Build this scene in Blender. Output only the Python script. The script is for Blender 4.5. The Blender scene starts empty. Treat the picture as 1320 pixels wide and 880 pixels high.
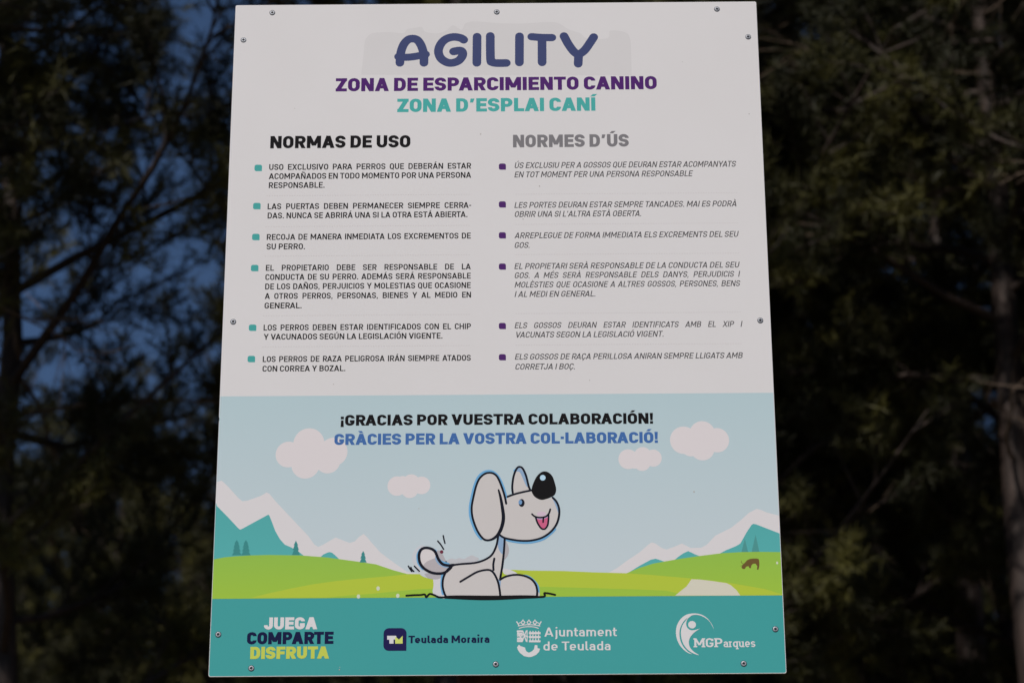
import bpy, bmesh, math, random
import numpy as np
from mathutils import Vector, Matrix
from mathutils.geometry import delaunay_2d_cdt

R = math.radians
scene = bpy.context.scene
COL = scene.collection

# ------------------------------------------------------------------ camera
EYE = Vector((0.0467, -4.138, 1.60))            # eye height of someone standing
PITCH, YAW, ROLL = 0.405798, 0.0051728, 0.0046584
FPX = 3544.5                                    # focal length for a 1320 px wide picture
SIGN_Z = 1.60 + 1.81359                         # height of the middle of the board
Rcam = (Matrix.Rotation(YAW, 3, 'Z') @ Matrix.Rotation(PITCH, 3, 'X') @ Matrix.Rotation(ROLL, 3, 'Y'))
cam = bpy.data.cameras.new('camera')
cam.sensor_fit = 'HORIZONTAL'; cam.sensor_width = 36.0
cam.lens = FPX / 1320 * 36.0
cam.clip_start = 0.1; cam.clip_end = 2000
cam.dof.use_dof = True; cam.dof.focus_distance = 4.50
cam.dof.aperture_fstop = 6.8
camo = bpy.data.objects.new('camera', cam); COL.objects.link(camo)
camo.location = EYE
camo.rotation_euler = (Rcam @ Matrix.Rotation(R(90), 3, 'X')).to_euler()
scene.camera = camo

# ------------------------------------------------------------------ world, sun, exposure
SUN_EL, SUN_AZ = R(50), R(-26)                  # high behind the camera, to its left
sun_dir = Vector((math.sin(SUN_AZ) * math.cos(SUN_EL), -math.cos(SUN_AZ) * math.cos(SUN_EL), math.sin(SUN_EL)))
world = bpy.data.worlds.new('World'); scene.world = world; world.use_nodes = True
wn = world.node_tree
sky = wn.nodes.new('ShaderNodeTexSky'); sky.sky_type = 'NISHITA'; sky.sun_disc = False
sky.sun_elevation = SUN_EL
sky.sun_rotation = math.atan2(sun_dir.x, sun_dir.y)
sky.altitude = 1500; sky.air_density = 1.0; sky.dust_density = 0.0; sky.ozone_density = 6.0
bg = wn.nodes['Background']; bg.inputs['Strength'].default_value = 0.072
wn.links.new(sky.outputs['Color'], bg.inputs['Color'])
sl = bpy.data.lights.new('sun', 'SUN'); sl.energy = 5.0; sl.angle = R(0.53); sl.color = (1.0, 0.955, 0.90)
slo = bpy.data.objects.new('sun', sl); COL.objects.link(slo)
slo.rotation_euler = sun_dir.to_track_quat('Z', 'Y').to_euler(); slo.location = (-6, -14, 22)
scene.view_settings.view_transform = 'Standard'; scene.view_settings.look = 'None'
scene.view_settings.gamma = 1; scene.view_settings.exposure = -0.40
scene.view_settings.use_curve_mapping = False
scene.cycles.max_bounces = 6; scene.cycles.diffuse_bounces = 3; scene.cycles.glossy_bounces = 2

# ------------------------------------------------------------------ helpers
def tag(o, label=None, cat=None, group=None, kind=None):
    if label: o['label'] = label
    if cat: o['category'] = cat
    if group: o['group'] = group
    if kind: o['kind'] = kind
    return o

def empty(name, loc=(0, 0, 0), parent=None):
    o = bpy.data.objects.new(name, None); COL.objects.link(o); o.location = loc
    o.empty_display_size = 0.2
    if parent: o.parent = parent
    return o

def mesh_obj(name, verts, faces, mat, parent=None, smooth=False):
    me = bpy.data.meshes.new(name); me.from_pydata(verts, [], faces); me.update()
    if smooth: me.polygons.foreach_set('use_smooth', [True] * len(me.polygons))
    if isinstance(mat, (list, tuple)):
        for m in mat: me.materials.append(m)
    else: me.materials.append(mat)
    o = bpy.data.objects.new(name, me); COL.objects.link(o)
    if parent: o.parent = parent
    return o

def lin(c):
    c = c / 255.0
    return c / 12.92 if c <= 0.04045 else ((c + 0.055) / 1.055) ** 2.4

LIT = 0.80                                       # how bright a sunlit white of albedo 1 is on the board
def ink(r, g, b): return tuple(min(0.92, lin(c) / LIT) for c in (r, g, b))

def principled(name, color, rough=0.5, spec=0.3, noise=None, metal=0.0, bump=None):
    """colour, or a colour broken up by a soft procedural noise: noise=(scale, other colour, amount)"""
    m = bpy.data.materials.new(name); m.use_nodes = True
    nt = m.node_tree; p = nt.nodes['Principled BSDF']
    p.inputs['Roughness'].default_value = rough; p.inputs['Metallic'].default_value = metal
    p.inputs['Specular IOR Level'].default_value = spec
    p.inputs['Base Color'].default_value = (*color, 1)
    if noise:
        tc = nt.nodes.new('ShaderNodeTexCoord'); nz = nt.nodes.new('ShaderNodeTexNoise')
        nz.inputs['Scale'].default_value = noise[0]; nz.inputs['Detail'].default_value = 5
        nt.links.new(tc.outputs['Object'], nz.inputs['Vector'])
        mr = nt.nodes.new('ShaderNodeMapRange')
        mr.inputs['From Min'].default_value = 0.35; mr.inputs['From Max'].default_value = 0.65
        mr.inputs['To Max'].default_value = noise[2]
        nt.links.new(nz.outputs['Fac'], mr.inputs['Value'])
        mx = nt.nodes.new('ShaderNodeMix'); mx.data_type = 'RGBA'
        mx.inputs['A'].default_value = (*color, 1); mx.inputs['B'].default_value = (*noise[1], 1)
        nt.links.new(mr.outputs['Result'], mx.inputs['Factor'])
        nt.links.new(mx.outputs['Result'], p.inputs['Base Color'])
        if bump:
            bp = nt.nodes.new('ShaderNodeBump'); bp.inputs['Strength'].default_value = bump
            nt.links.new(nz.outputs['Fac'], bp.inputs['Height']); nt.links.new(bp.outputs['Normal'], p.inputs['Normal'])
    return m

def printed(name, rgb, rgb2=None, z0=0.0, z1=1.0, drift=0.03):
    """ink of the print; rgb2 is the tint the printed artwork fades to between heights z0 and z1; faint dust on top"""
    c = ink(*rgb)
    m = bpy.data.materials.new(name); m.use_nodes = True
    nt = m.node_tree; p = nt.nodes['Principled BSDF']
    p.inputs['Roughness'].default_value = 0.6; p.inputs['Specular IOR Level'].default_value = 0.072
    tc = nt.nodes.new('ShaderNodeTexCoord')
    src = None
    if rgb2:
        sp = nt.nodes.new('ShaderNodeSeparateXYZ'); nt.links.new(tc.outputs['Object'], sp.inputs['Vector'])
        mr = nt.nodes.new('ShaderNodeMapRange')
        mr.inputs['From Min'].default_value = z0; mr.inputs['From Max'].default_value = z1
        nt.links.new(sp.outputs['Z'], mr.inputs['Value'])
        g = nt.nodes.new('ShaderNodeMix'); g.data_type = 'RGBA'
        g.inputs['A'].default_value = (*c, 1); g.inputs['B'].default_value = (*ink(*rgb2), 1)
        nt.links.new(mr.outputs['Result'], g.inputs['Factor']); src = g.outputs['Result']
    nz = nt.nodes.new('ShaderNodeTexNoise'); nz.inputs['Scale'].default_value = 3.2; nz.inputs['Detail'].default_value = 7
    nz.inputs['Roughness'].default_value = 0.65
    nt.links.new(tc.outputs['Object'], nz.inputs['Vector'])
    m2 = nt.nodes.new('ShaderNodeMapRange'); m2.inputs['From Min'].default_value = 0.4; m2.inputs['From Max'].default_value = 0.75
    m2.inputs['To Max'].default_value = drift
    nt.links.new(nz.outputs['Fac'], m2.inputs['Value'])
    mx = nt.nodes.new('ShaderNodeMix'); mx.data_type = 'RGBA'
    mx.inputs['A'].default_value = (*c, 1); mx.inputs['B'].default_value = (0.33, 0.30, 0.25, 1)
    if src: nt.links.new(src, mx.inputs['A'])
    nt.links.new(m2.outputs['Result'], mx.inputs['Factor'])
    nt.links.new(mx.outputs['Result'], p.inputs['Base Color'])
    return m

# ------------------------------------------------------------------ the board's own coordinates
BW, BH = 0.9, 1.2
def on_board(px, py):
    """point of the board's front (x, z) seen at a pixel of the 1320 x 880 photograph"""
    d = Rcam @ Vector(((px - 660) / FPX, 1.0, -(py - 440) / FPX))
    t = -EYE.y / d.y
    return (EYE.x + d.x * t, EYE.z + d.z * t)
def to_px(x, z):
    q = Rcam.transposed() @ (Vector((x, 0, z)) - EYE)
    return (660 + FPX * q.x / q.y, 440 - FPX * q.z / q.y)
EDGE = 0.0008
def clampb(p):
    return (min(max(p[0], -BW / 2 + EDGE), BW / 2 - EDGE), min(max(p[1], SIGN_Z - BH / 2 + EDGE), SIGN_Z + BH / 2 - EDGE))
def Z(ox, oy, s):
    """reads coordinates off an enlargement: origin and scale -> board points"""
    return lambda pts: [clampb(on_board(ox + x / s, oy + y / s)) for x, y in pts]

def area2(p): return sum(p[i][0] * p[(i + 1) % len(p)][1] - p[(i + 1) % len(p)][0] * p[i][1] for i in range(len(p)))
def union(polys, eps):
    """union of overlapping outlines as one flat triangulated sheet"""
    vs, fs = [], []
    for p in polys:
        if len(p) < 3 or abs(area2(p)) < eps * eps: continue
        if area2(p) < 0: p = p[::-1]
        fs.append(list(range(len(vs), len(vs) + len(p)))); vs += [Vector(q) for q in p]
    v, e, f, ov, oe, of = delaunay_2d_cdt(vs, [], fs, 0, eps, False)
    P = [np.array([vs[i][:] for i in t]) for t in fs]
    bb = [(*q.min(0), *q.max(0)) for q in P]
    keep = []
    for t in f:
        cx = sum(v[i].x for i in t) / len(t); cy = sum(v[i].y for i in t) / len(t)
        for q, b in zip(P, bb):
            if b[0] <= cx <= b[2] and b[1] <= cy <= b[3]:
                x, y = q[:, 0], q[:, 1]; x2, y2 = np.roll(x, -1), np.roll(y, -1)
                c = (y > cy) != (y2 > cy)
                if np.count_nonzero(x[c] + (cy - y[c]) / (y2[c] - y[c]) * (x2[c] - x[c]) > cx) % 2: keep.append(tuple(t)); break
    return [tuple(q) for q in v], keep

LAYER = 0.00002
def sheet(name, tris, mat, parent, layer):
    """printed shape lying on the board, `layer` films of ink above it"""
    v, f = tris; y = -LAYER * layer
    used = sorted({i for t in f for i in t}); ix = {u: k for k, u in enumerate(used)}
    verts = [(v[u][0], y, v[u][1]) for u in used]
    return mesh_obj(name, verts, [tuple(ix[i] for i in t) for t in f], mat, parent)
def fill(name, polys, mat, parent, layer): return sheet(name, union(polys, 1e-6), mat, parent, layer)

def smooth(pts, closed=False, n=7):
    """Catmull-Rom through the points"""
    P = [Vector(p) for p in pts]; out = []; N = len(P)
    for i in range(N if closed else N - 1):
        if closed: a, b, c, d = P[i - 1], P[i], P[(i + 1) % N], P[(i + 2) % N]
        else: a, b, c, d = P[max(i - 1, 0)], P[i], P[i + 1], P[min(i + 2, N - 1)]
        for k in range(n):
            t = k / n
            out.append(tuple(0.5 * ((2 * b) + (c - a) * t + (2 * a - 5 * b + 4 * c - d) * t * t + (3 * b - a - 3 * c + d) * t ** 3)))
    if not closed: out.append(tuple(P[-1]))
    return out
def arc(cx, cy, rx, ry, a0, a1, n=10):
    return [(cx + rx * math.cos(R(a0 + (a1 - a0) * i / n)), cy + ry * math.sin(R(a0 + (a1 - a0) * i / n))) for i in range(n + 1)]
def disc(cx, cy, r, ry=None, n=28): return arc(cx, cy, r, ry or r, 0, 360, n)[:-1]
def stroke(pts, w, closed=False, caps=False, taper=None):
    """polygons covering a line of width w"""
    Q = [Vector(pts[0])]
    for p in pts[1:]:
        if (Vector(p) - Q[-1]).length > 1e-7: Q.append(Vector(p))
    if closed and (Q[0] - Q[-1]).length < 1e-7: Q.pop()
    n = len(Q); L, Rr = [], []
    for i in range(n):
        a = Q[i - 1] if (i or closed) else Q[i]
        b = Q[(i + 1) % n] if (i < n - 1 or closed) else Q[i]
        d0 = (Q[i] - a).normalized() if (Q[i] - a).length else (b - Q[i]).normalized()
        d1 = (b - Q[i]).normalized() if (b - Q[i]).length else d0
        m = d0 + d1
        if m.length < 1e-6: m = d0
        m.normalize(); k = max(0.55, m.dot(d0))
        nn = Vector((-m.y, m.x)) / k
        hw = w / 2 * (taper(i / max(1, n - 1)) if taper else 1)
        L.append(Q[i] + nn * hw); Rr.append(Q[i] - nn * hw)
    out = []
    for i in range(n if closed else n - 1):
        j = (i + 1) % n; out.append([tuple(L[i]), tuple(L[j]), tuple(Rr[j]), tuple(Rr[i])])
    if caps:
        for i in (0, n - 1):
            out.append(disc(Q[i].x, Q[i].y, w / 2 * (taper(i / max(1, n - 1)) if taper else 1), n=14))
    return out
# ------------------------------------------------------------------ lettering: a grotesque drawn from strokes (cap height 1)
XH = 0.72
def rect(x0, y0, x1, y1): return [(x0, y0), (x1, y0), (x1, y1), (x0, y1)]
def diag(xb, yb, xt, yt, h): return [(xb - h, yb), (xb + h, yb), (xt + h, yt), (xt - h, yt)]

WID = dict(A=.84, B=.69, C=.67, D=.69, E=.61, F=.60, G=.69, H=.72, J=.60, K=.74, L=.58, M=.90, N=.74, O=.69, P=.68, Q=.69,
           R=.70, S=.67, T=.70, U=.69, V=.82, W=1.18, X=.80, Y=.80, Z=.65,
           a=.53, d=.56, e=.56, j=.26, l=.22, m=.88, n=.54, o=.56, q=.56, r=.36, s=.52, t=.38, u=.54)
SIDE = dict(A=(.015, .015), C=(.07, .04), E=(.105, .04), F=(.105, .03), G=(.07, .07), K=(.105, .015), L=(.105, .02), O=(.07, .07),
            P=(.105, .035), Q=(.07, .07), R=(.105, .035), S=(.05, .05), T=(.025, .025), V=(.01, .01), W=(.015, .015), X=(.015, .015),
            Y=(.01, .01), Z=(.045, .045), J=(.03, .09), D=(.105, .07), B=(.105, .055), a=(.05, .08), r=(.09, .02), t=(.03, .04), s=(.045, .045))
_cache = {}
def glyph(ch, s, slab=False):
    """polygons of one letter for a stem of width s, its advance width and its side bearings"""
    key = (ch, round(s, 4), slab)
    if key in _cache: return _cache[key]
    t = s * 0.86; a, b = s / 2, t / 2
    P = []; base = ch; mark = None
    if ch in 'ÁÉÍÓÚ': base, mark = 'AEIOU'['ÁÉÍÓÚ'.index(ch)], 'acute'
    if ch in 'ÀÈÒ': base, mark = 'AEO'['ÀÈÒ'.index(ch)], 'grave'
    if ch == 'Ñ': base, mark = 'N', 'tilde'
    if ch == 'Ç': base, mark = 'C', 'cedilla'
    heavy = max(0, s - 0.14)
    w = WID.get(base, s) + (0.55 * heavy if base in WID and base != 'I' else 0)
    if base == 'M': w += 0.35 * heavy
    if base in 'l': w = s + .08
    def S(pts, closed=False):
        k = s / t
        for q in stroke([(x, y * k) for x, y in pts], s, closed): P.append([(x, y / k) for x, y in q])
    def V(x, y0=0.0, y1=1.0): P.append(rect(x - a, y0, x + a, y1))
    def Hb(y, x0, x1): P.append(rect(x0, y - b, x1, y + b))
    r, l = w - a, a
    rx = w / 2 - a; ry = min(rx * 1.0, 0.5 - b); top, bot = 1 - b, b
    cx = w / 2
    ang = s * 0.56
    if base in 'OQ':
        S(arc(cx, top - ry, rx, ry, 0, 180) + arc(cx, bot + ry, rx, ry, 180, 360), True)
        if base == 'Q': P.append([(cx + .02, .20), (cx + .02 + s * .9, .20), (w + .03, -.10), (w + .03 - s * 1.0, -.10)])
    elif base == 'C':
        ry *= .84
        ye = min(.70, top - ry - .01)
        S([(r, ye)] + arc(cx, top - ry, rx, ry, 0, 180) + arc(cx, bot + ry, rx, ry, 180, 360) + [(r, 1 - ye)])
    elif base == 'G':
        ry *= .84
        ye = min(.71, top - ry - .01)
        S([(r, ye)] + arc(cx, top - ry, rx, ry, 0, 180) + arc(cx, bot + ry, rx, ry, 180, 360) + [(r, .51)])
        Hb(.51 - b, w * .50, w)
    elif base == 'S':
        q = (1 - 2 * b) / 4; sx = rx
        S([(r, min(.70, top - q - .01))] + arc(cx, top - q, sx, q, 0, 270, 24)[:-3] + arc(cx, bot + q, sx, q, 90, -180, 24)[3:] + [(l, max(.30, bot + q + .01))])
    elif base == 'D':
        V(l); rr = min(rx, .30); ryy = min(.31, .5 - b)
        S([(a, top), (r - rr, top)] + arc(r - rr, top - ryy, rr, ryy, 90, 0) + arc(r - rr, bot + ryy, rr, ryy, 0, -90) + [(a, bot)])
    elif base in 'PR':
        V(l); ym = .40 + b * .4 if base == 'P' else .43 + b * .3; ryy = (top - ym) / 2; rr = min(ryy * 1.0, rx)
        S([(a, top), (r - rr - .01, top)] + arc(r - rr - .01, top - ryy, rr, ryy, 90, -90, 16) + [(a, ym)])
        if base == 'R': P.append(diag(w - ang, 0, w * .50, ym, ang))
    elif base == 'B':
        V(l); ym = .525; r1 = (top - ym) / 2; r2 = (ym - bot) / 2; rr1 = min(r1, rx); rr2 = min(r2, rx)
        S([(a, top), (r - rr1 - .035, top)] + arc(r - rr1 - .035, top - r1, rr1, r1, 90, -90, 16) + [(a, ym)])
        S([(a, ym), (r - rr2, ym)] + arc(r - rr2, bot + r2, rr2, r2, 90, -90, 16) + [(a, bot)])
    elif base == 'E': V(l); Hb(top, a, w); Hb(bot, a, w); Hb(.51, a, w * .93)
    elif base == 'F': V(l); Hb(top, a, w); Hb(.49, a, w * .92)
    elif base == 'H': V(l); V(r); Hb(.51, a, r)
    elif base == 'I': V(l)
    elif base == 'J':
        ryy = min(rx, .3); S([(r, 1.0), (r, bot + ryy)] + arc(cx, bot + ryy, rx, ryy, 0, -180, 16) + [(l, bot + ryy + .04)])
    elif base == 'K':
        V(l); P.append(diag(s * .75, .30, w - ang * 1.05, 1, ang * 1.02)); P.append(diag(w - ang, 0, w * .43, .62, ang))
    elif base == 'L': V(l); Hb(bot, a, w)
    elif base == 'M':
        V(l); V(r); lo = .26 - heavy * .5
        P.append(diag(cx, lo, ang * .96, 1, ang * .96)); P.append(diag(cx, lo, w - ang * .96, 1, ang * .96))
    elif base == 'N': V(l); V(r); P.append(diag(w - ang, 0, ang, 1, ang))
    elif base == 'T': Hb(top, 0, w); V(cx)
    elif base == 'U':
        S([(l, 1.0), (l, bot + ry)] + arc(cx, bot + ry, rx, ry, 180, 360, 16) + [(r, 1.0)])
    elif base == 'V': P.append(diag(cx, 0, ang, 1, ang)); P.append(diag(cx, 0, w - ang, 1, ang))
    elif base == 'A':
        P.append(diag(ang, 0, cx, 1, ang)); P.append(diag(w - ang, 0, cx, 1, ang)); Hb(.20 + b, w * .22, w * .78)
    elif base == 'W':
        for x0, x1 in ((w * .27, ang), (w * .27, cx), (w * .73, cx), (w * .73, w - ang)): P.append(diag(x0, 0, x1, 1, ang))
    elif base == 'X': P.append(diag(ang, 0, w - ang, 1, ang)); P.append(diag(w - ang, 0, ang, 1, ang))
    elif base == 'Y': V(cx, 0, .42); P.append(diag(cx, .38, ang, 1, ang)); P.append(diag(cx, .38, w - ang, 1, ang))
    elif base == 'Z': Hb(top, 0, w); Hb(bot, 0, w); P.append(diag(ang * 1.1, t * .6, w - ang * 1.1, 1 - t * .6, ang * 1.08))
    elif base == '.': P.append(rect(0, 0, s * 1.02, t * 1.12)); w = s
    elif base == '·': P.append(rect(0, .40, s * 1.0, .40 + t * 1.05)); w = s
    elif base == ',': P.append([(0, t), (s, t), (s * .9, -.02), (s * .25, -.17), (-.02 * s, -.17), (s * .22, 0), (0, 0)]); w = s
    elif base in "'’": P.append([(s * .25, .98), (s * 1.2, .98), (s * .85, .68), (s * .1, .68)]); w = s * 1.2
    elif base == '!': P.append([(s * .12, .32), (s * .88, .32), (s, 1), (0, 1)]); P.append(rect(s * .02, 0, s * .98, t * 1.1)); w = s
    elif base == '¡': P.append([(0, -.12), (s, -.12), (s * .88, .50), (s * .12, .50)]); P.append(rect(s * .02, .60, s * .98, .60 + t * 1.1)); w = s
    elif base == '-': P.append(rect(0, .36, .34, .36 + t)); w = .34
    # --- lower case
    elif base in 'adeoqu' or base in 'nmrtlijs':
        xt = XH - b; yy = min(rx, (XH - t) / 2 * .95)
        ring = arc(cx, xt - yy, rx, yy, 0, 180) + arc(cx, bot + yy, rx, yy, 180, 360)
        if base == 'o': S(ring, True)
        elif base == 'd': S(ring, True); V(r, 0, 1.02)
        elif base == 'q': S(ring, True); V(r, -.26, XH)
        elif base == 'e':
            S([(r, XH * .40), (r, xt - yy)] + arc(cx, xt - yy, rx, yy, 0, 180) + arc(cx, bot + yy, rx, yy, 180, 318, 14)); Hb(XH * .46, a, w)
        elif base == 'a':
            S([(l + .01, xt - yy * .7)] + arc(cx, xt - yy, rx, yy, 150, 0, 14) + [(r, 0)])
            q = XH * .235; S([(r, XH * .56)] + [(l + q, XH * .56 - .0)] + arc(l + q * .9, bot + (XH * .56 - bot) / 2, q * .9, (XH * .56 - bot) / 2, 90, 270, 14) + [(r, bot)])
        elif base == 'u': S([(l, XH), (l, bot + yy)] + arc(cx, bot + yy, rx, yy, 180, 360, 14) + [(r, XH)]); V(r, 0, XH)
        elif base == 'n': V(l, 0, XH); S([(l, xt - yy)] + arc(cx, xt - yy, rx, yy, 180, 0, 14) + [(r, 0)])
        elif base == 'm':
            V(l, 0, XH); h = (w / 2 - a) / 2
            for c in (l + h, l + 3 * h): S([(c - h, xt - h)] + arc(c, xt - h, h, h, 180, 0, 14) + [(c + h, 0)])
        elif base == 'r': V(l, 0, XH); S(arc(l + rx * 1.9, xt - yy, rx * 1.9, yy, 180, 85, 10))
        elif base == 't': V(l + .08, .15, .94); Hb(XH - b, 0, w); S([(l + .08, .3), (l + .08, .2)] + arc(l + .08 + .13, bot + .13, .13, .13, 180, 270, 6) + [(w, bot)])
        elif base == 'l': V(l, .12, 1.02); S([(l, .2)] + arc(l + .12, bot + .12, .12, .12, 180, 270, 6) + [(w + .03, bot)])
        elif base == 'i': V(l, 0, XH); P.append(rect(0, .90, s, .90 + t * 1.1)); w = s
        elif base == 'j': V(r, -.1, XH); S([(r, 0), (r, -.12)] + arc(r - .12, -.12, .12, .12, 0, -90, 6)); P.append(rect(w - s, .90, w, .90 + t * 1.1))
        elif base == 's':
            q = (XH - 2 * b) / 4
            S(arc(cx, xt - q, rx, q, 20, 270, 20)[:-3] + arc(cx, bot + q, rx, q, 90, -160, 20)[3:])
    if mark in ('acute', 'grave'):
        c = w / 2; k = 1 if mark == 'acute' else -1
        P.append([(c - s * .55 * 1 - k * .04, 1.07), (c + s * .45 - k * .04, 1.07), (c + s * .55 + k * .12, 1.25), (c - s * .55 + k * .12, 1.25)])
    if mark == 'tilde':
        S([(w / 2 - .2, 1.10), (w / 2 - .13, 1.17), (w / 2 - .05, 1.16), (w / 2 + .06, 1.11), (w / 2 + .13, 1.11), (w / 2 + .2, 1.17)])
    if mark == 'cedilla':
        P.append(rect(cx - a * .7, -.09, cx + a * .7, .05)); P.append([(cx - a, -.09), (cx + a * 1.1, -.09), (cx + a * .4, -.24), (cx - a * 1.4, -.24)])
    if slab:
        e = .085; hh = t * .85
        def serif(xc, y0, up): P.append(rect(xc - a - e, y0, xc + a + e, y0 + hh) if up else rect(xc - a - e, y0 - hh, xc + a + e, y0))
        if base == 'M': serif(l, 0, 1); serif(r, 0, 1); P.append(rect(-e, 1 - hh, s, 1)); P.append(rect(w - s, 1 - hh, w + e, 1))
        if base == 'P': serif(l, 0, 1); P.append(rect(-e, 1 - hh, s, 1))
        if base == 'G': P.append(rect(w - s - .02, .68, w, .93))
        if base == 'r': serif(l, 0, 1); P.append(rect(-e, XH - hh, s, XH)); w -= .03
        if base == 'u': P.append(rect(-e, XH - hh, s, XH)); P.append(rect(w - s - e, XH - hh, w, XH)); P.append(rect(w - s, 0, w + e, hh))
        if base == 'a': P.append(rect(w - s, 0, w + e, hh))
        if base == 'q': serif(r, -.26, 1); P.append(rect(w - s, XH - hh, w + e * .7, XH))
    sb = SIDE.get(base, (.085, .085))
    k = max(0.3, 1 - heavy * 3.6)
    sb = (sb[0] * k + .002, sb[1] * k + .002)
    tri = union(P, 1e-5) if P else ([], [])
    _cache[key] = (tri, w, sb)
    return _cache[key]

SPACE = 0.30
LOG = []
def line(text, x0, x1, ybase, cap, s=0.14, slant=0.0, justify=False, slab=False, sizes=None, space=SPACE, squeeze=1.0):
    """one line of lettering set between two pixels on a base line; returns (verts, tris) on the board"""
    u0, v0 = on_board(x0, ybase)
    # where the right end lies on the same horizontal of the board
    lo, hi = u0, BW
    for _ in range(50):
        mid = (lo + hi) / 2
        if to_px(mid, v0)[0] < x1: lo = mid
        else: hi = mid
    u1 = lo
    H = on_board(x0, ybase - cap)[1] - v0
    pen = 0; items = []; nsp = 0; prev = None
    for i, ch in enumerate(text):
        if ch == ' ': nsp += 1; items.append(None); prev = None; continue
        k = sizes[i] if sizes else 1.0
        tri, w, sb = glyph(ch, s / (k if sizes else 1), slab)
        w, sb = w * k, (sb[0] * k, sb[1] * k)
        kern = 0
        if prev:
            if prev + ch in ('LT', 'AV', 'VA', 'TA', 'AT', 'LY', 'PA', 'AY', 'YA', 'L’', 'FA', 'RT', 'LV', 'TJ', 'RA', 'Te'): kern = -.07
        items.append((tri, sb[0] + kern, w, sb[1], k)); prev = ch
    first = next(i for i in items if i); last = [i for i in items if i][-1]
    body = sum(i[1] + i[2] + i[3] for i in items if i) - first[1] - last[3]
    body += -slant * 0 + abs(slant) * 0.5
    total = (u1 - u0) / H
    sp = space; sx = 1.0
    if justify and nsp:
        sx = squeeze; sp = (total / sx - body) / nsp
        if sp < .17: sp = .17; sx = total / (body + sp * nsp)
        elif sp > 1.2: sp = 1.2; sx = total / (body + sp * nsp)
    else: sx = total / (body + sp * nsp)
    LOG.append((text[:22], round(sx, 3), round(sp, 2)))
    V, F = [], []; pen = -first[1]
    for it in items:
        if it is None: pen += sp; continue
        tri, l, w, rr, k = it; pen += l; o = len(V)
        for x, y in tri[0]:
            x, y = x * k, y * k
            V.append((u0 + H * sx * (pen + x) + H * slant * y, v0 + H * y))
        F += [tuple(q + o for q in t) for t in tri[1]]
        pen += w + rr
    return V, F
def join(*tt):
    V, F = [], []
    for v, f in tt:
        o = len(V); V += v; F += [tuple(q + o for q in t) for t in f]
    return V, F
# ------------------------------------------------------------------ the sign
M_white = printed('white_print', (204, 200, 199), drift=.05)
M_edge = principled('board_edge', (0.42, 0.43, 0.39), 0.5, 0.3)
M_teal = printed('teal_print', (62, 148, 146), drift=.02)
M_black = principled('black_ink', (0.011, 0.010, 0.011), 0.6, 0.04)
M_text = principled('soft_black_ink', (0.020, 0.018, 0.019), 0.6, 0.04)
M_grey = principled('grey_ink', (0.085, 0.080, 0.084), 0.6, 0.04)
M_head_grey = principled('heading_grey_ink', ink(117, 114, 116), 0.6, 0.04)
M_title = printed('slate_blue_ink', (58, 66, 104))
M_purple = printed('purple_ink', (72, 30, 98))
M_bullet_purple = printed('violet_ink', (72, 34, 96))
M_bullet_teal = printed('bullet_teal_ink', (66, 152, 147))
M_sub_teal = printed('light_teal_ink', (68, 158, 152))
M_blue = printed('blue_ink', (62, 100, 156))
M_navy = principled('navy_ink', ink(24, 28, 62), 0.6, 0.04)
M_lime = printed('lime_ink', (184, 192, 80))
M_logo_white = printed('logo_white', (206, 202, 202))

sign = empty('information_sign', (0, 0, 0))
tag(sign, 'white dog park rules sign with teal bottom band on a brown wooden post', 'sign')

def round_rect(x0, z0, x1, z1, r, n=6, corners=(1, 1, 1, 1)):
    out = []
    for k, (cx, cz, a0) in enumerate(((x1 - r, z1 - r, 0), (x0 + r, z1 - r, 90), (x0 + r, z0 + r, 180), (x1 - r, z0 + r, 270))):
        if corners[k]: out += arc(cx, cz, r, r, a0, a0 + 90, n)
        else: out.append(((x1, x0, x0, x1)[k], (z1, z1, z0, z0)[k]))
    return out
def slab_mesh(outline, y0, y1):
    """a plate with the given front outline between depths y0 (front) and y1"""
    if area2(outline) < 0: outline = outline[::-1]
    n = len(outline)
    V = [(x, y0, z) for x, z in outline] + [(x, y1, z) for x, z in outline]
    F = [tuple(range(n)), tuple(range(2 * n - 1, n - 1, -1))] + [(i + n, (i + 1) % n + n, (i + 1) % n, i) for i in range(n)]
    return V, F
X0, X1, Z0, Z1 = -BW / 2, BW / 2, SIGN_Z - BH / 2, SIGN_Z + BH / 2
outl = round_rect(X0, Z0, X1, Z1, .003)
# a small chip in the left edge
zc = on_board(284.5, 540.5)[1]
k = max(i for i, p in enumerate(outl) if p[0] < X0 + 1e-6 and p[1] > zc) + 1
outl[k:k] = [(X0, zc + .0045), (X0 + .0012, zc + .001), (X0 + .0018, zc - .0015), (X0 + .0002, zc - .0022)]
V, F = slab_mesh(outl, 0.0, 0.004)
board = mesh_obj('board', V, F, [M_white, M_edge], sign)
for i, p in enumerate(board.data.polygons): p.material_index = 0 if i == 0 else 1
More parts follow.
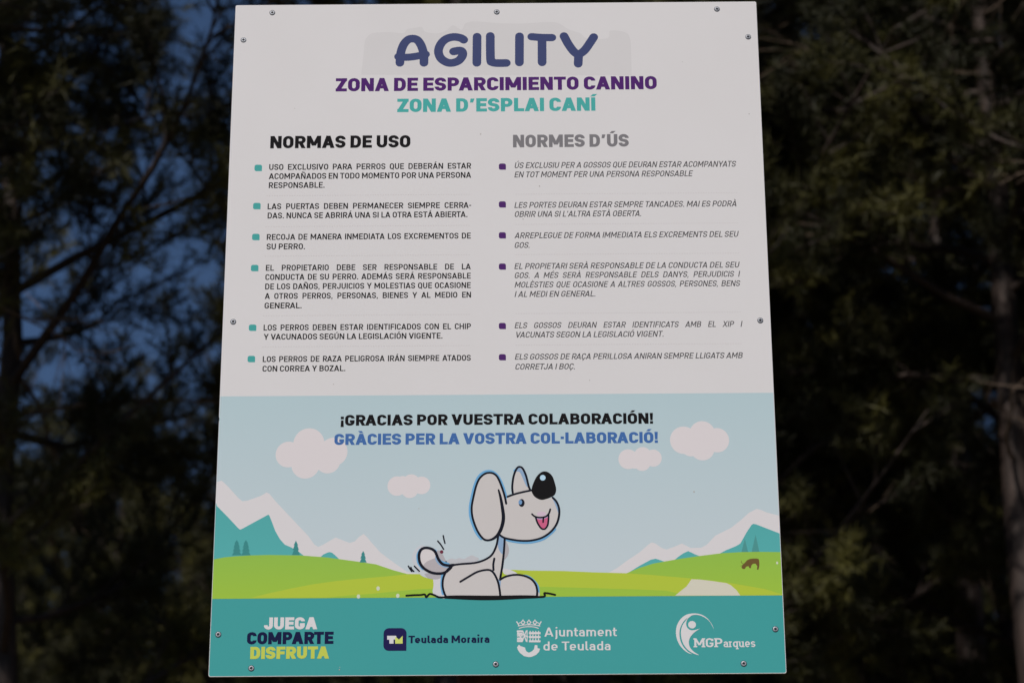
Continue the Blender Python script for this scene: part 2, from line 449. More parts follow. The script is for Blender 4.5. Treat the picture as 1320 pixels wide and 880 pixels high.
# carrier behind it: four aluminium rails and the wooden post
M_alu = principled('aluminium', (0.42, 0.42, 0.43), 0.42, 0.5, metal=0.9, noise=(30, (.35, .35, .36), .5))
def box(x0, y0, z0, x1, y1, z1):
    V = [(x, y, z) for x in (x0, x1) for y in (y0, y1) for z in (z0, z1)]
    return V, [(0, 1, 3, 2), (4, 6, 7, 5), (0, 4, 5, 1), (2, 3, 7, 6), (0, 2, 6, 4), (1, 5, 7, 3)]
def merge(*parts):
    V, F = [], []
    for v, f in parts:
        o = len(V); V += list(v); F += [tuple(i + o for i in t) for t in f]
    return V, F
fr = [box(X0 + .02, .0045, Z1 - .055, X1 - .02, .03, Z1 - .015), box(X0 + .02, .0045, Z0 + .015, X1 - .02, .03, Z0 + .055),
      box(X0 + .02, .0047, SIGN_Z - .02, X1 - .02, .03, SIGN_Z + .02),
      box(X0 + .02, .0049, Z0 + .057, X0 + .06, .0302, Z1 - .057), box(X1 - .06, .0049, Z0 + .057, X1 - .02, .0302, Z1 - .057)]
mesh_obj('back_frame', *merge(*fr), M_alu, sign)
def wood(name, c0, c1):
    m = bpy.data.materials.new(name); m.use_nodes = True; nt = m.node_tree; p = nt.nodes['Principled BSDF']
    tc = nt.nodes.new('ShaderNodeTexCoord'); mp = nt.nodes.new('ShaderNodeMapping'); mp.inputs['Scale'].default_value = (18, 18, 1.2)
    nz = nt.nodes.new('ShaderNodeTexNoise'); nz.inputs['Scale'].default_value = 3; nz.inputs['Detail'].default_value = 6
    cr = nt.nodes.new('ShaderNodeValToRGB'); cr.color_ramp.elements[0].color = (*c0, 1); cr.color_ramp.elements[1].color = (*c1, 1)
    cr.color_ramp.elements[0].position = .35; cr.color_ramp.elements[1].position = .7
    nt.links.new(tc.outputs['Object'], mp.inputs['Vector']); nt.links.new(mp.outputs['Vector'], nz.inputs['Vector'])
    nt.links.new(nz.outputs['Fac'], cr.inputs['Fac']); nt.links.new(cr.outputs['Color'], p.inputs['Base Color'])
    bp = nt.nodes.new('ShaderNodeBump'); bp.inputs['Strength'].default_value = .3
    nt.links.new(nz.outputs['Fac'], bp.inputs['Height']); nt.links.new(bp.outputs['Normal'], p.inputs['Normal'])
    p.inputs['Roughness'].default_value = .75
    return m
M_wood = wood('stained_wood', (.055, .018, .010), (.12, .045, .024))
pxc = on_board(637, 866)[0]
V, F = slab_mesh([(pxc - .06 + .006, .034), (pxc - .06, .04), (pxc - .06, .148), (pxc - .054, .154), (pxc + .054, .154), (pxc + .06, .148), (pxc + .06, .04), (pxc + .054, .034)], 0, 1)
V = [(x, z, (-.3 if y == 0 else Z1 - .06)) for x, y, z in V]
mesh_obj('post', V, F, M_wood, sign)

# ---- coloured fields of the print
zs = on_board(286, 510.7)[1]; zt = on_board(273.5, 771.4)[1]
E1 = EDGE
def band(z0, z1): return [[(X0 + E1, z0), (X1 - E1, z0), (X1 - E1, z1), (X0 + E1, z1)]]
M_sky = printed('printed_sky', (186, 195, 199), (170, 189, 193), zt, zs, drift=.015)
fill('printed_sky_field', band(zt, zs), M_sky, sign, 1)
tb = round_rect(X0 + E1, Z0 + E1, X1 - E1, zt, .003, corners=(0, 0, 1, 1))
fill('printed_teal_band', [tb], M_teal, sign, 1)

A5 = Z(260, 500, 3.474); A6 = Z(640, 500, 3.474); A7 = Z(260, 690, 3.474); A8 = Z(640, 690, 3.474)
# clouds
def lobes(zf, L):
    out = []
    for x, y, r in L:
        c = zf([(x, y)])[0]; e = zf([(x + r, y)])[0]; rr = e[0] - c[0]
        out.append(disc(c[0], c[1], rr, rr * 1.08, 40))
    return out
M_cloud = printed('cloud_print', (207, 199, 199))
for zf, L in ((A5, [(480, 250, 70), (388, 297, 57), (590, 285, 63), (465, 340, 64), (565, 325, 56), (440, 290, 55)]),
              (A5, [(875, 438, 43), (938, 425, 39), (985, 435, 39), (932, 452, 39), (900, 430, 36)]),
              (A6, [(590, 318, 44), (655, 303, 39), (702, 313, 38), (652, 332, 38), (620, 322, 38)]),
              (A6, [(838, 233, 61), (922, 206, 58), (988, 233, 54), (922, 268, 55), (870, 260, 45)])):
    fill('printed_cloud', lobes(zf, L), M_cloud, sign, 2)
# mountains
M_snow = printed('snow_print', (205, 200, 200)); M_mt = printed('mountain_print', (84, 166, 164), (76, 156, 154), zt, zt + .2)
fill('printed_snowy_range', [A5([(50, 425), (72, 418), (90, 414), (118, 440), (165, 492), (182, 506), (205, 503), (265, 482), (290, 467), (303, 472), (330, 505), (410, 590), (478, 662), (505, 700), (522, 710), (545, 700), (575, 682), (600, 668), (640, 684), (662, 692), (685, 686), (705, 665), (725, 652), (742, 668), (760, 690), (800, 735), (860, 780), (920, 822), (960, 828), (1000, 835), (1060, 900), (40, 900)])], M_snow, sign, 3)
fill('printed_snowy_range', [A6([(430, 834), (500, 826), (540, 805), (580, 775), (640, 735), (680, 700), (695, 690), (712, 695), (740, 715), (762, 722), (800, 708), (830, 695), (870, 715), (915, 714), (940, 702), (980, 660), (1050, 625), (1095, 590), (1130, 558), (1165, 540), (1185, 545), (1210, 556), (1275, 570), (1290, 900), (430, 900)])], M_snow, sign, 3)
fill('printed_mountain', [A5([(50, 512), (68, 527), (120, 580), (165, 628), (172, 633), (180, 630), (235, 600), (298, 566), (303, 570), (315, 600), (330, 640), (350, 675), (372, 700), (400, 712), (430, 728), (470, 760), (50, 800)]),
                          A5([(530, 757), (545, 744), (560, 737), (573, 733), (585, 737), (598, 748), (615, 764)])], M_mt, sign, 4)
fill('printed_mountain', [A6([(575, 835), (640, 795), (690, 768), (712, 763), (726, 767), (752, 776), (760, 800)]),
                          A6([(790, 775), (812, 756), (838, 738), (858, 729), (872, 735), (890, 744), (912, 752)]),
                          A6([(990, 745), (1030, 724), (1070, 708), (1092, 695), (1105, 672), (1120, 645), (1142, 612), (1150, 607), (1162, 609), (1278, 650), (1290, 760)])], M_mt, sign, 4)
# meadows
def cutz(pts): return [(x, max(z, zt)) for x, z in pts]
M_green = printed('meadow_print', (150, 183, 62), (138, 178, 72), zt, zt + .08); M_yel = printed('light_meadow_print', (170, 186, 60), drift=.02)
fill('printed_meadow', [cutz(A7([(30, 106), (100, 97), (150, 92), (220, 88), (300, 86), (440, 88), (560, 97), (640, 108), (700, 116), (780, 128), (860, 155), (920, 171), (1000, 172), (1100, 176), (1160, 282), (30, 290)]))], M_green, sign, 5)
fill('printed_light_meadow', [cutz(A7([(220, 278), (300, 258), (400, 236), (500, 217), (600, 203), (680, 195), (760, 188), (850, 180), (920, 172), (1000, 172), (1100, 176), (1160, 276)]))], M_yel, sign, 6)
fill('printed_grass_strip', [cutz(A7([(560, 277), (650, 268), (760, 260), (860, 250), (960, 240), (1045, 236), (1100, 236), (1150, 275)]))], M_green, sign, 7)
fill('printed_light_meadow', [cutz(A8([(20, 152), (80, 153), (150, 156), (300, 158), (440, 164), (582, 168), (680, 172), (1000, 190), (1278, 248), (1290, 268), (20, 275)]))], M_yel, sign, 5)
fill('printed_meadow', [cutz(A8([(582, 168), (640, 144), (700, 125), (760, 114), (830, 102), (900, 92), (1010, 78), (1100, 73), (1180, 72), (1278, 73), (1290, 262), (1200, 238), (1050, 212), (950, 199), (860, 190), (700, 176)]))], M_green, sign, 6)
fill('printed_grass_strip', [cutz(A8([(100, 226), (220, 229), (420, 234), (620, 240), (760, 246), (860, 268), (100, 275)]))], M_green, sign, 6)
M_path = printed('path_print', (201, 196, 178))
fill('printed_path', [cutz(A8([(800, 268), (825, 247), (850, 228), (863, 210), (873, 195), (910, 196), (960, 202), (1030, 212), (1050, 222), (1075, 244), (1092, 268)]))], M_path, sign, 7)
# conifers
M_fir = printed('fir_print', (58, 130, 128)); M_fir2 = printed('pale_fir_print', (74, 140, 136))
def fir(zf, cx, top, bot, hw, tiers):
    pts = [(cx, top)]
    for i in range(tiers):
        y = top + (bot - top) * (i + 1) / tiers; w = hw * (0.35 + .65 * (i + 1) / tiers)
        pts.append((cx + w, y))
        if i < tiers - 1: pts.append((cx + w * .62, y - 1))
    left = [(2 * cx - x, y) for x, y in pts[1:]][::-1]
    return zf(pts + left)
fill('printed_fir_tree', [fir(A5, 157, 679, 748, 22, 4)], M_fir, sign, 5.3)
fill('printed_fir_tree', [fir(A5, 198, 679, 748, 22, 4)], M_fir, sign, 5.5)
fill('printed_fir_tree', [fir(A5, 422, 682, 747, 18, 3)], M_fir, sign, 5.3)
fill('printed_fir_tree', [fir(A5, 723, 728, 780, 16, 3)], M_fir, sign, 5.3)
fill('printed_fir_tree', [fir(A6, 1112, 674, 733, 15, 1)], M_fir2, sign, 7)
fill('printed_fir_tree', [fir(A6, 1160, 655, 732, 17, 1)], M_fir2, sign, 7)
# grazing bull
M_bull = printed('bull_print', (104, 82, 44))
fill('printed_bull', [smooth(A6([(1097, 803), (1101, 792), (1112, 781), (1124, 769), (1142, 763), (1170, 763), (1176, 772), (1177, 795), (1173, 812)]), n=4)
     + A6([(1166, 812), (1168, 797), (1160, 785), (1148, 786), (1141, 794), (1139, 806), (1132, 804), (1128, 796), (1118, 799), (1112, 809), (1103, 809)])]
     + stroke(A6([(1106, 788), (1096, 780), (1097, 771)]), .0007) + stroke(A6([(1104, 792), (1093, 796)]), .0007), M_bull, sign, 8)
M_fleck = printed('pale_fleck', (196, 200, 178))
for zf, x, y, r in ((A6, 1257, 782, 5), (A7, 790, 236, 8), (A7, 878, 269, 8), (A7, 702, 272, 8)):
    c = zf([(x, y)])[0]; fill('print_flaw', [disc(c[0], c[1], r * .00035, r * .00045, 10)], M_fleck, sign, 9)

# ---- the cartoon dog
D = Z(520, 590, 4.632)
dog = fill('printed_dog', [
    smooth(D([(612, 270), (603, 225), (588, 172), (565, 120), (542, 96), (515, 88), (485, 95), (455, 122), (435, 165), (420, 225), (408, 290), (411, 345), (425, 395), (445, 440), (470, 475), (495, 490), (530, 485), (560, 465), (600, 475), (650, 487), (710, 494), (770, 491), (830, 474), (880, 440), (912, 395), (929, 345), (929, 300), (914, 262), (892, 238), (850, 244), (800, 230), (766, 200), (710, 203), (660, 215), (622, 231)]), True, 5),
    smooth(D([(652, 216), (650, 170), (658, 110), (675, 65), (692, 53), (712, 63), (732, 105), (747, 165), (756, 195), (710, 210)]), True, 5),
    smooth(D([(568, 458), (556, 520), (530, 575), (490, 605), (430, 625), (350, 632), (300, 638), (265, 665), (240, 710), (235, 760), (245, 805), (262, 832), (400, 833), (580, 833), (800, 826), (797, 785), (788, 752), (760, 720), (710, 700), (660, 697), (610, 708), (578, 725), (592, 640), (600, 560), (604, 478)]), True, 5)],
    printed('dog_fill', (192, 186, 183)), sign, 11)
M_pale = printed('pale_grey_print', (200, 197, 199)); M_smudge = printed('grey_smudge', (168, 163, 166)); M_halo = printed('light_blue_print', (104, 160, 200)); M_dblue = printed('dusty_blue_print', (134, 160, 188))
fill('pale_patch', [smooth(D([(185, 700), (180, 760), (175, 800), (195, 828), (260, 835), (270, 760), (265, 690)]), True, 4)], M_pale, dog, 9)
fill('pale_patch', [smooth(D([(60, 560), (55, 620), (95, 690), (140, 715), (200, 720), (240, 700), (225, 640), (170, 560), (110, 520)]), True, 4)], printed('pale_sky_print', (190, 192, 196)), dog, 9)
fill('grey_smudge', [smooth(D([(130, 700), (150, 718), (195, 724), (228, 712), (235, 690), (170, 684), (130, 690)]), True, 4),
                     smooth(D([(196, 560), (215, 552), (235, 575), (250, 605), (262, 626), (240, 632), (212, 605)]), True, 4)], printed('soft_smudge', (168, 163, 166)), dog, 9.6)
fill('grey_smudge', [smooth(D([(250, 626), (268, 606), (288, 598), (310, 604), (332, 596), (360, 602), (385, 590), (410, 580), (432, 590), (450, 600), (425, 626), (350, 632)]), True, 4)], printed('faint_smudge', (182, 181, 184)), dog, 9.6)
fill('grey_smudge', [smooth(D([(606, 495), (625, 520), (630, 555), (618, 590), (596, 606), (598, 560)]), True, 4)], M_smudge, dog, 9.6)
fill('grey_smudge', [smooth(D([(640, 700), (600, 690), (596, 660), (640, 668), (680, 690)]), True, 4)], M_pale, dog, 9.6)
# tail
tail = smooth(D([(272, 641), (235, 633), (210, 605), (190, 560), (165, 541), (130, 536), (105, 548), (93, 580), (99, 625), (125, 660), (170, 684), (220, 689), (255, 679), (292, 648)]), True, 5)
fill('tail', [tail], printed('tail_white', (204, 197, 196)), dog, 10)
fill('tail_shade', [smooth(D([(120, 640), (140, 618), (168, 605), (198, 597), (216, 620), (240, 637), (275, 645), (250, 676), (215, 684), (170, 679), (135, 662)]), True, 4)], printed('tail_grey', (172, 165, 167)), dog, 10.5)
fill('tail_shade', [smooth(D([(196, 575), (190, 600), (205, 630), (235, 650), (262, 655), (280, 643), (240, 634), (214, 610)]), True, 4)], M_dblue, dog, 10.8)
PXW = 1 / 4.632                                  # one zoom unit in photo pixels
u = on_board(660, 700)[0] - on_board(659, 700)[0]  # a photo pixel on the board in metres
def W(z): return z * PXW * u
def pen(name, lines, w, mat, layer, tp=None):
    """drawn lines; lines that touch are one part, lines standing apart are parts of their own"""
    if name in ('blue_shadow_line', 'ground_line', 'motion_mark'):
        for L in lines: o = fill(name, stroke(smooth(D(L), n=6), W(w), caps=True, taper=tp), mat, dog, layer)
        return o
    polys = []
    for L in lines: polys += stroke(smooth(D(L), n=6), W(w), caps=True, taper=tp)
    return fill(name, polys, mat, dog, layer)
# blue ghost outlines
pen('blue_shadow_line', [
    [(622, 280), (612, 228), (594, 168), (568, 114), (540, 86), (512, 78), (478, 86), (446, 116), (425, 165), (411, 220), (398, 290), (400, 350), (416, 402), (438, 450), (464, 482)],
    [(893, 238), (918, 275), (926, 310)], [(905, 425), (880, 450), (835, 483), (772, 501), (710, 504), (640, 494), (604, 482)],
    [(690, 700), (740, 706), (775, 730), (800, 762), (806, 800), (803, 824)],
    [(664, 75), (690, 62), (712, 80), (735, 130), (748, 172)], [(232, 700), (228, 760), (236, 810)],
    [(100, 548), (85, 580), (90, 625), (116, 662)], [(190, 552), (203, 590), (226, 618), (268, 632)], [(430, 672), (480, 660), (520, 662), (550, 690), (572, 740)]], 15, M_halo, 10.2)
for shape in [smooth(D([(664, 80), (680, 60), (700, 62), (722, 95), (742, 160), (735, 170), (712, 120), (694, 84)]), True, 4),
                     smooth(D([(574, 462), (604, 479), (601, 560), (588, 572), (565, 530)]), True, 4),
                     smooth(D([(890, 240), (912, 262), (926, 300), (926, 330), (914, 300), (902, 268)]), True, 4),
                     smooth(D([(545, 690), (572, 725), (590, 640), (596, 600), (588, 690), (584, 720), (576, 790), (566, 740)]), True, 4),
                     smooth(D([(360, 722), (430, 680), (490, 664), (520, 668), (490, 672), (440, 686)]), True, 4)]:
    fill('blue_shadow', [shape], M_dblue, dog, 11.5)
M_lineink = principled('drawing_ink', ink(24, 26, 36), 0.6, 0.04)
pen('outline', [
    [(614, 272), (604, 225), (587, 172), (564, 118), (542, 95), (515, 88), (485, 95), (455, 122), (435, 165), (420, 225), (408, 290), (411, 345), (425, 395), (445, 440), (470, 475), (495, 490), (530, 485), (560, 465), (585, 430), (598, 380)],
    [(653, 208), (650, 170), (658, 110), (675, 66), (692, 53), (712, 63), (732, 105), (747, 165), (755, 186)],
    [(622, 231), (660, 217), (710, 204), (768, 192)],
    [(892, 237), (914, 261), (929, 300), (929, 345), (914, 395), (880, 440), (830, 474), (770, 491), (710, 494), (650, 487), (600, 475), (572, 456)],
    [(605, 478), (600, 560), (591, 640), (577, 725)], [(567, 458), (556, 520), (530, 575), (490, 605), (430, 625), (350, 632), (300, 638)],
    [(300, 638), (265, 665), (240, 710), (234, 760), (244, 805), (256, 828)], [(340, 738), (390, 708), (440, 680), (490, 668), (522, 671), (545, 695), (565, 740), (575, 790), (580, 838)],
    [(543, 600), (537, 635), (538, 668)], [(577, 726), (610, 708), (660, 697), (710, 700), (760, 720), (788, 752), (799, 790), (797, 825)]], 13, M_lineink, 13)
pen('outline', [[(568, 190), (580, 235), (590, 290), (597, 345), (594, 385), (582, 425), (560, 462), (530, 484), (497, 491)]], 20, M_lineink, 13.6, lambda t: .45 + .9 * math.sin(math.pi * min(1, t * 1.05)) ** .7 * .7)
pen('tail_outline', [[(300, 638), (270, 641), (235, 633), (210, 605), (190, 560), (165, 541), (130, 536), (105, 548), (93, 580), (99, 625), (125, 660), (170, 684), (220, 689), (255, 679), (285, 652)]], 17, M_lineink, 13.3)
pen('ground_line', [[(18, 821), (60, 818), (100, 817), (127, 814), (137, 829), (157, 811), (185, 818), (212, 830), (250, 831)], [(800, 829), (836, 827), (845, 820), (842, 806), (870, 808), (906, 816)]], 12.5, M_black, 13.9)
pen('ground_line', [[(248, 830), (300, 830), (380, 832), (480, 834), (580, 833), (700, 829), (800, 828)]], 27, M_black, 13.8, lambda t: .6 + .45 * math.sin(math.pi * t))
pen('motion_mark', [[(238, 463), (242, 485), (248, 508)], [(205, 495), (222, 515), (240, 544)], [(30, 645), (40, 662), (50, 676)], [(45, 652), (50, 664), (62, 676)], [(66, 645), (80, 660), (95, 675)]], 9, M_lineink, 13)
nose = fill('nose', [smooth(D([(765, 190), (778, 145), (800, 105), (830, 82), (862, 84), (890, 110), (906, 155), (912, 190), (902, 220), (870, 238), (830, 250), (800, 242), (776, 222)]), True, 6)], M_black, dog, 14)
c = D([(832, 118)])[0]; fill('nose_shine', [disc(c[0], c[1], W(17), W(18))], printed('shine_print', (176, 206, 224)), nose, 15)
eye = fill('eye', [[(x, z) for x, z in disc(*D([(706, 268)])[0], W(18), W(25))]], M_lineink, dog, 14)
fill('eye_shine', [disc(*D([(698, 264)])[0], W(11), W(15))], printed('eye_blue', (108, 146, 186)), eye, 15)
fill('mouth_blush', [disc(*D([(825, 334)])[0], W(28), W(15))], printed('blush_print', (198, 176, 190)), dog, 12)
tong = fill('tongue', [smooth(D([(790, 350), (798, 375), (808, 398), (825, 420), (845, 422), (860, 402), (865, 370), (866, 340), (845, 350), (815, 353)]), True, 5)], printed('tongue_print', (196, 92, 126)), dog, 12.5)
fill('tongue_shade', [smooth(D([(788, 352), (815, 354), (845, 350), (866, 338), (864, 352), (830, 366), (800, 364)]), True, 4)], printed('lilac_print', (168, 150, 184)), tong, 12.8)
pen('mouth_line', [[(768, 335), (785, 349), (815, 355), (848, 350), (868, 332), (877, 306)], [(789, 352), (797, 378), (808, 400), (825, 421), (845, 423), (861, 402), (866, 370), (867, 340)]], 11, M_lineink, 14)
pen('mouth_line', [[(836, 358), (834, 383)]], 10, M_lineink, 14)
fill('red_dot', [disc(*D([(228, 560)])[0], W(10.5), W(11))], printed('dark_red_print', (104, 42, 60)), dog, 14)

# ---- lettering
G6 = Z(420, 20, 6.0); G6b = Z(640, 20, 6.0)
fill('grey_patch', [smooth(G6([(272, 460), (288, 340), (300, 215), (318, 172), (368, 137), (500, 132), (600, 138), (628, 108), (690, 98), (742, 92), (770, 128), (860, 140), (930, 118), (985, 78), (1050, 112), (1078, 64), (1150, 48), (1320, 60)])
                           + G6b([(60, 63), (200, 64), (400, 52), (480, 62), (560, 110), (650, 140), (700, 178), (858, 178), (882, 118), (1000, 134), (1035, 190), (1042, 300), (1045, 462)]), False, 4)],
     printed('patch_print', (198, 194, 193), drift=.05), sign, 1)
tw = 68 / 6 * (on_board(641, 60)[0] - on_board(640, 60)[0])
polys = []
def T(zf, pts, w=1.0, curve=True):
    global polys
    q = zf(pts); polys += stroke(smooth(q, n=8) if curve and len(q) > 2 else q, tw * w, caps=True)
T(G6, [(573, 368), (578, 300), (598, 235), (632, 192), (670, 181), (708, 192), (738, 235), (757, 300), (759, 368)])
T(G6, [(560, 320), (610, 325), (680, 320), (774, 302)], .92)
T(G6, [(1067, 190), (1040, 175), (985, 168), (928, 185), (888, 225), (871, 278), (888, 330), (932, 362), (978, 368), (1028, 350), (1057, 312), (1056, 284), (1035, 273), (988, 280)])
T(G6, [(1170, 166), (1168, 368)]); T(G6, [(1272, 160), (1274, 335), (1286, 362), (1320, 370)]); T(G6b, [(-2, 370), (40, 370), (76, 369)])
T(G6b, [(178, 163), (177, 365)]); T(G6b, [(271, 166), (350, 172), (430, 173)], .95); T(G6b, [(352, 175), (353, 364)])
T(G6b, [(522, 161), (555, 222), (598, 280), (635, 300), (680, 272), (722, 215), (752, 169)]); T(G6b, [(635, 300), (632, 375)])
fill('title_lettering', polys, M_title, sign, 2)
sheet('subtitle_lettering', line('ZONA DE ESPARCIMIENTO CANINO', 432.6, 846.8, 118.2, 17.0, .265, space=.25), M_purple, sign, 2)
sheet('subtitle_lettering', line('ZONA D’ESPLAI CANÍ', 512, 767.6, 144.8, 17.2, .265, space=.25), M_sub_teal, sign, 2)
sheet('heading_lettering', line('NORMAS DE USO', 348.2, 529, 191.5, 15.9, .262, space=.25), M_black, sign, 2)
sheet('heading_lettering', line('NORMES D’ÚS', 661.3, 810.7, 190.2, 16.2, .262, space=.25), M_head_grey, sign, 2)
sheet('thanks_lettering', line('¡GRACIAS POR VUESTRA COLABORACIÓN!', 439, 842, 548.5, 13.9, .258, space=.25), M_black, sign, 4)
sheet('thanks_lettering', line('GRÀCIES PER LA VOSTRA COL·LABORACIÓ!', 431, 848.2, 573.3, 14.3, .258, space=.25), M_blue, sign, 4)

CAP = 7.5; T_L, T_R = .19, .158
left = [[('USO EXCLUSIVO PARA PERROS QUE DEBERÁN ESTAR', 346.9, 607.4, 219.3, 1), ('ACOMPAÑADOS EN TODO MOMENTO POR UNA PERSONA', 346.4, 607.4, 231.1, 1), ('RESPONSABLE.', 346.4, 418.3, 242.7, 0)],
        [('LAS PUERTAS DEBEN PERMANECER SIEMPRE CERRA-', 344.9, 607.4, 269.9, 1), ('DAS. NUNCA SE ABRIRÁ UNA SI LA OTRA ESTÁ ABIERTA.', 344.9, 602.5, 281.7, 0)],
        [('RECOJA DE MANERA INMEDIATA LOS EXCREMENTOS DE', 343.8, 606.9, 309.3, 1), ('SU PERRO.', 343.5, 393, 321.6, 0)],
        [('EL PROPIETARIO DEBE SER RESPONSABLE DE LA', 342.6, 606.9, 349, 1), ('CONDUCTA DE SU PERRO. ADEMÁS SERÁ RESPONSABLE', 342, 606.9, 360.9, 1), ('DE LOS DAÑOS, PERJUICIOS Y MOLESTIAS QUE OCASIONE', 341.7, 606.9, 373, 1), ('A OTROS PERROS, PERSONAS, BIENES Y AL MEDIO EN', 341.2, 607.2, 385.3, 1), ('GENERAL.', 340.9, 388.7, 397.6, 0)],
        [('LOS PERROS DEBEN ESTAR IDENTIFICADOS CON EL CHIP', 339.7, 607.2, 425.9, 1), ('Y VACUNADOS SEGÚN LA LEGISLACIÓN VIGENTE.', 339.7, 570.3, 437.8, 0)],
        [('LOS PERROS DE RAZA PELIGROSA IRÁN SIEMPRE ATADOS', 338.6, 606.9, 466.5, 1), ('CON CORREA Y BOZAL.', 338.3, 445.1, 478.8, 0)]]
right = [[('ÚS EXCLUSIU PER A GOSSOS QUE DEURAN ESTAR ACOMPANYATS', 663, 948.6, 217, 0), ('EN TOT MOMENT PER UNA PERSONA RESPONSABLE', 663, 892.7, 228.9, 0)],
         [('LES PORTES DEURAN ESTAR SEMPRE TANCADES. MAI ES PODRÀ', 663, 950, 268.1, 0), ('OBRIR UNA SI L’ALTRA ESTÀ OBERTA.', 663, 827.1, 279.8, 0)],
         [('ARREPLEGUE DE FORMA IMMEDIATA ELS EXCREMENTS DEL SEU', 663, 951.7, 307.3, 0), ('GOS.', 663, 683.2, 319.7, 0)],
         [('EL PROPIETARI SERÀ RESPONSABLE DE LA CONDUCTA DEL SEU', 663, 952.9, 346.8, 0), ('GOS. A MÉS SERÀ RESPONSABLE DELS DANYS, PERJUDICIS I', 663, 953.5, 358.6, 1), ('MOLÈSTIES QUE OCASIONE A ALTRES GOSSOS, PERSONES, BENS', 663.3, 954, 370.7, 1), ('I AL MEDI EN GENERAL.', 663.3, 768.1, 382.8, 0)],
         [('ELS GOSSOS DEURAN ESTAR IDENTIFICATS AMB EL XIP I', 663.3, 956.6, 423, 1), ('VACUNATS SEGON LA LEGISLACIÓ VIGENT.', 663.9, 855.9, 435.1, 0)],
         [('ELS GOSSOS DE RAÇA PERILLOSA ANIRAN SEMPRE LLIGATS AMB', 663.6, 957.5, 463.4, 0), ('CORRETJA I BOÇ.', 663.9, 741.6, 476.2, 0)]]
for para in left:
    sheet('rule_lettering', join(*[line(t, a, b, y, CAP, T_L, justify=j, squeeze=.93) for t, a, b, y, j in para]), M_text, sign, 2)
for para in right:
    sheet('rule_lettering', join(*[line(t, a, b, y, CAP, T_R, slant=.2, justify=j, squeeze=.90) for t, a, b, y, j in para]), M_grey, sign, 2)
def rrect(p0, p1, r, corners): return round_rect(min(p0[0], p1[0]), min(p0[1], p1[1]), max(p0[0], p1[0]), max(p0[1], p1[1]), r, 5, corners)
for cx, cy in ((332.9, 216.6), (331.1, 265.7), (329.8, 305.5), (328.3, 345.5), (325.6, 422.3), (324, 462.6)):
    fill('bullet', [rrect(on_board(cx - 4.7, cy - 4.1), on_board(cx + 4.7, cy + 4.1), .0034, (1, 1, 1, 0))], M_bullet_teal, sign, 2)
for cy in (214.9, 263.6, 303.4, 343.6, 420.1, 460.3):
    fill('bullet', [rrect(on_board(643, cy - 4.0), on_board(652.2, cy + 4.0), .0034, (1, 1, 1, 0))], M_bullet_purple, sign, 2)
M_dots = printed('dotted_rule_print', (194, 188, 187))
def dotted(x0, x1, y):
    (a, z) = on_board(x0, y); b = on_board(x1, y)[0]; n = int((b - a) / .0042)
    V, F = [], []
    for i in range(n):
        x = a + (b - a) * i / n; o = len(V); V += [(x, z), (x + .0024, z), (x + .0024, z + .0011), (x, z + .0011)]; F += [(o, o + 1, o + 2), (o, o + 2, o + 3)]
    sheet('dotted_rule', (V, F), M_dots, sign, 1.6)
for y in (252.8, 292.6, 330.6, 407.4, 447.2): dotted(343.5 - (y - 250) * .028, 607, y)
for y in (250.8, 289.7, 328.6, 404.6, 444.9): dotted(664.5, 952 + (y - 250) * .03, y)
M_spot = printed('dirt_spot', (165, 158, 152))
for x, y, r in ((619.5, 173, .9), (693.5, 139, .7), (695.5, 240, .9), (965.6, 147, .8), (894.6, 633.5, 1.0), (674.3, 282.4, .8), (437.5, 862.5, .8), (438, 859.5, .5), (540, 655, .6), (505, 300, .5), (760, 490, .6), (380, 140, .5), (880, 80, .5), (430, 495, .6)):
    c = on_board(x, y); fill('dirt_spot', [disc(c[0], c[1], r * u, r * u * 1.1, 9)], M_spot, sign, 9)

# ---- logos in the bottom band
lg = sheet('slogan', line('JUEGA', 340.2, 408.9, 810.9, 15.6, .285), M_logo_white, sign, 9); lg['label'] = 'white word on the teal band'
lg = sheet('slogan', line('COMPARTE', 318.2, 429.8, 829.9, 15.7, .285), M_navy, sign, 9); lg['label'] = 'navy word on the teal band'
lg = sheet('slogan', line('DISFRUTA', 322.4, 424, 848.8, 15.7, .285), M_lime, sign, 9); lg['label'] = 'lime word on the teal band'
K = Z(480, 785, 7.765)
p = K([(113, 187), (340, 412)])
tm = fill('town_logo', [rrect(p[0], p[1], .0085, (1, 1, 1, 0))], principled('deep_navy_ink', ink(34, 30, 74), 0.6, 0.04), sign, 9)
fill('monogram', [K([(148, 263), (240, 263), (240, 300), (212, 300), (212, 341), (170, 341), (170, 302), (148, 302)])], M_logo_white, tm, 10)
fill('monogram', [K([(228, 341), (228, 278), (240, 278), (266, 302), (303, 262), (303, 341)])], printed('pale_lime_ink', (196, 204, 104)), tm, 10.5)
sheet('logo_lettering', line('Teulada Moraira', 526.4, 630.9, 828.4, 9.6, .225, space=.28), M_navy, tm, 9)
# town hall arms
Q = Z(640, 785, 7.765)
def ql(pts, w): return stroke(Q(pts), w / 7.765 * u)
crown = []
for cx in (265, 325, 385): crown += ql([(cx - 20, 128), (cx, 110), (cx + 20, 128), (cx, 152), (cx - 20, 128)], 10)
crown += ql([(203, 122), (228, 165)], 11) + ql([(447, 122), (422, 165)], 11) + ql([(222, 140), (242, 130)], 9) + ql([(428, 140), (408, 130)], 9)
crown += stroke(smooth(Q([(215, 166), (265, 156), (325, 153), (385, 156), (437, 166)])), 9 / 7.765 * u) + stroke(smooth(Q([(225, 190), (265, 177), (325, 172), (385, 177), (422, 190)])), 9 / 7.765 * u)
for cx in (265, 325, 385): crown.append(disc(*Q([(cx, 106)])[0], 6 / 7.765 * u))
crown += [disc(*Q([(203, 124)])[0], 6 / 7.765 * u), disc(*Q([(446, 124)])[0], 6 / 7.765 * u)]
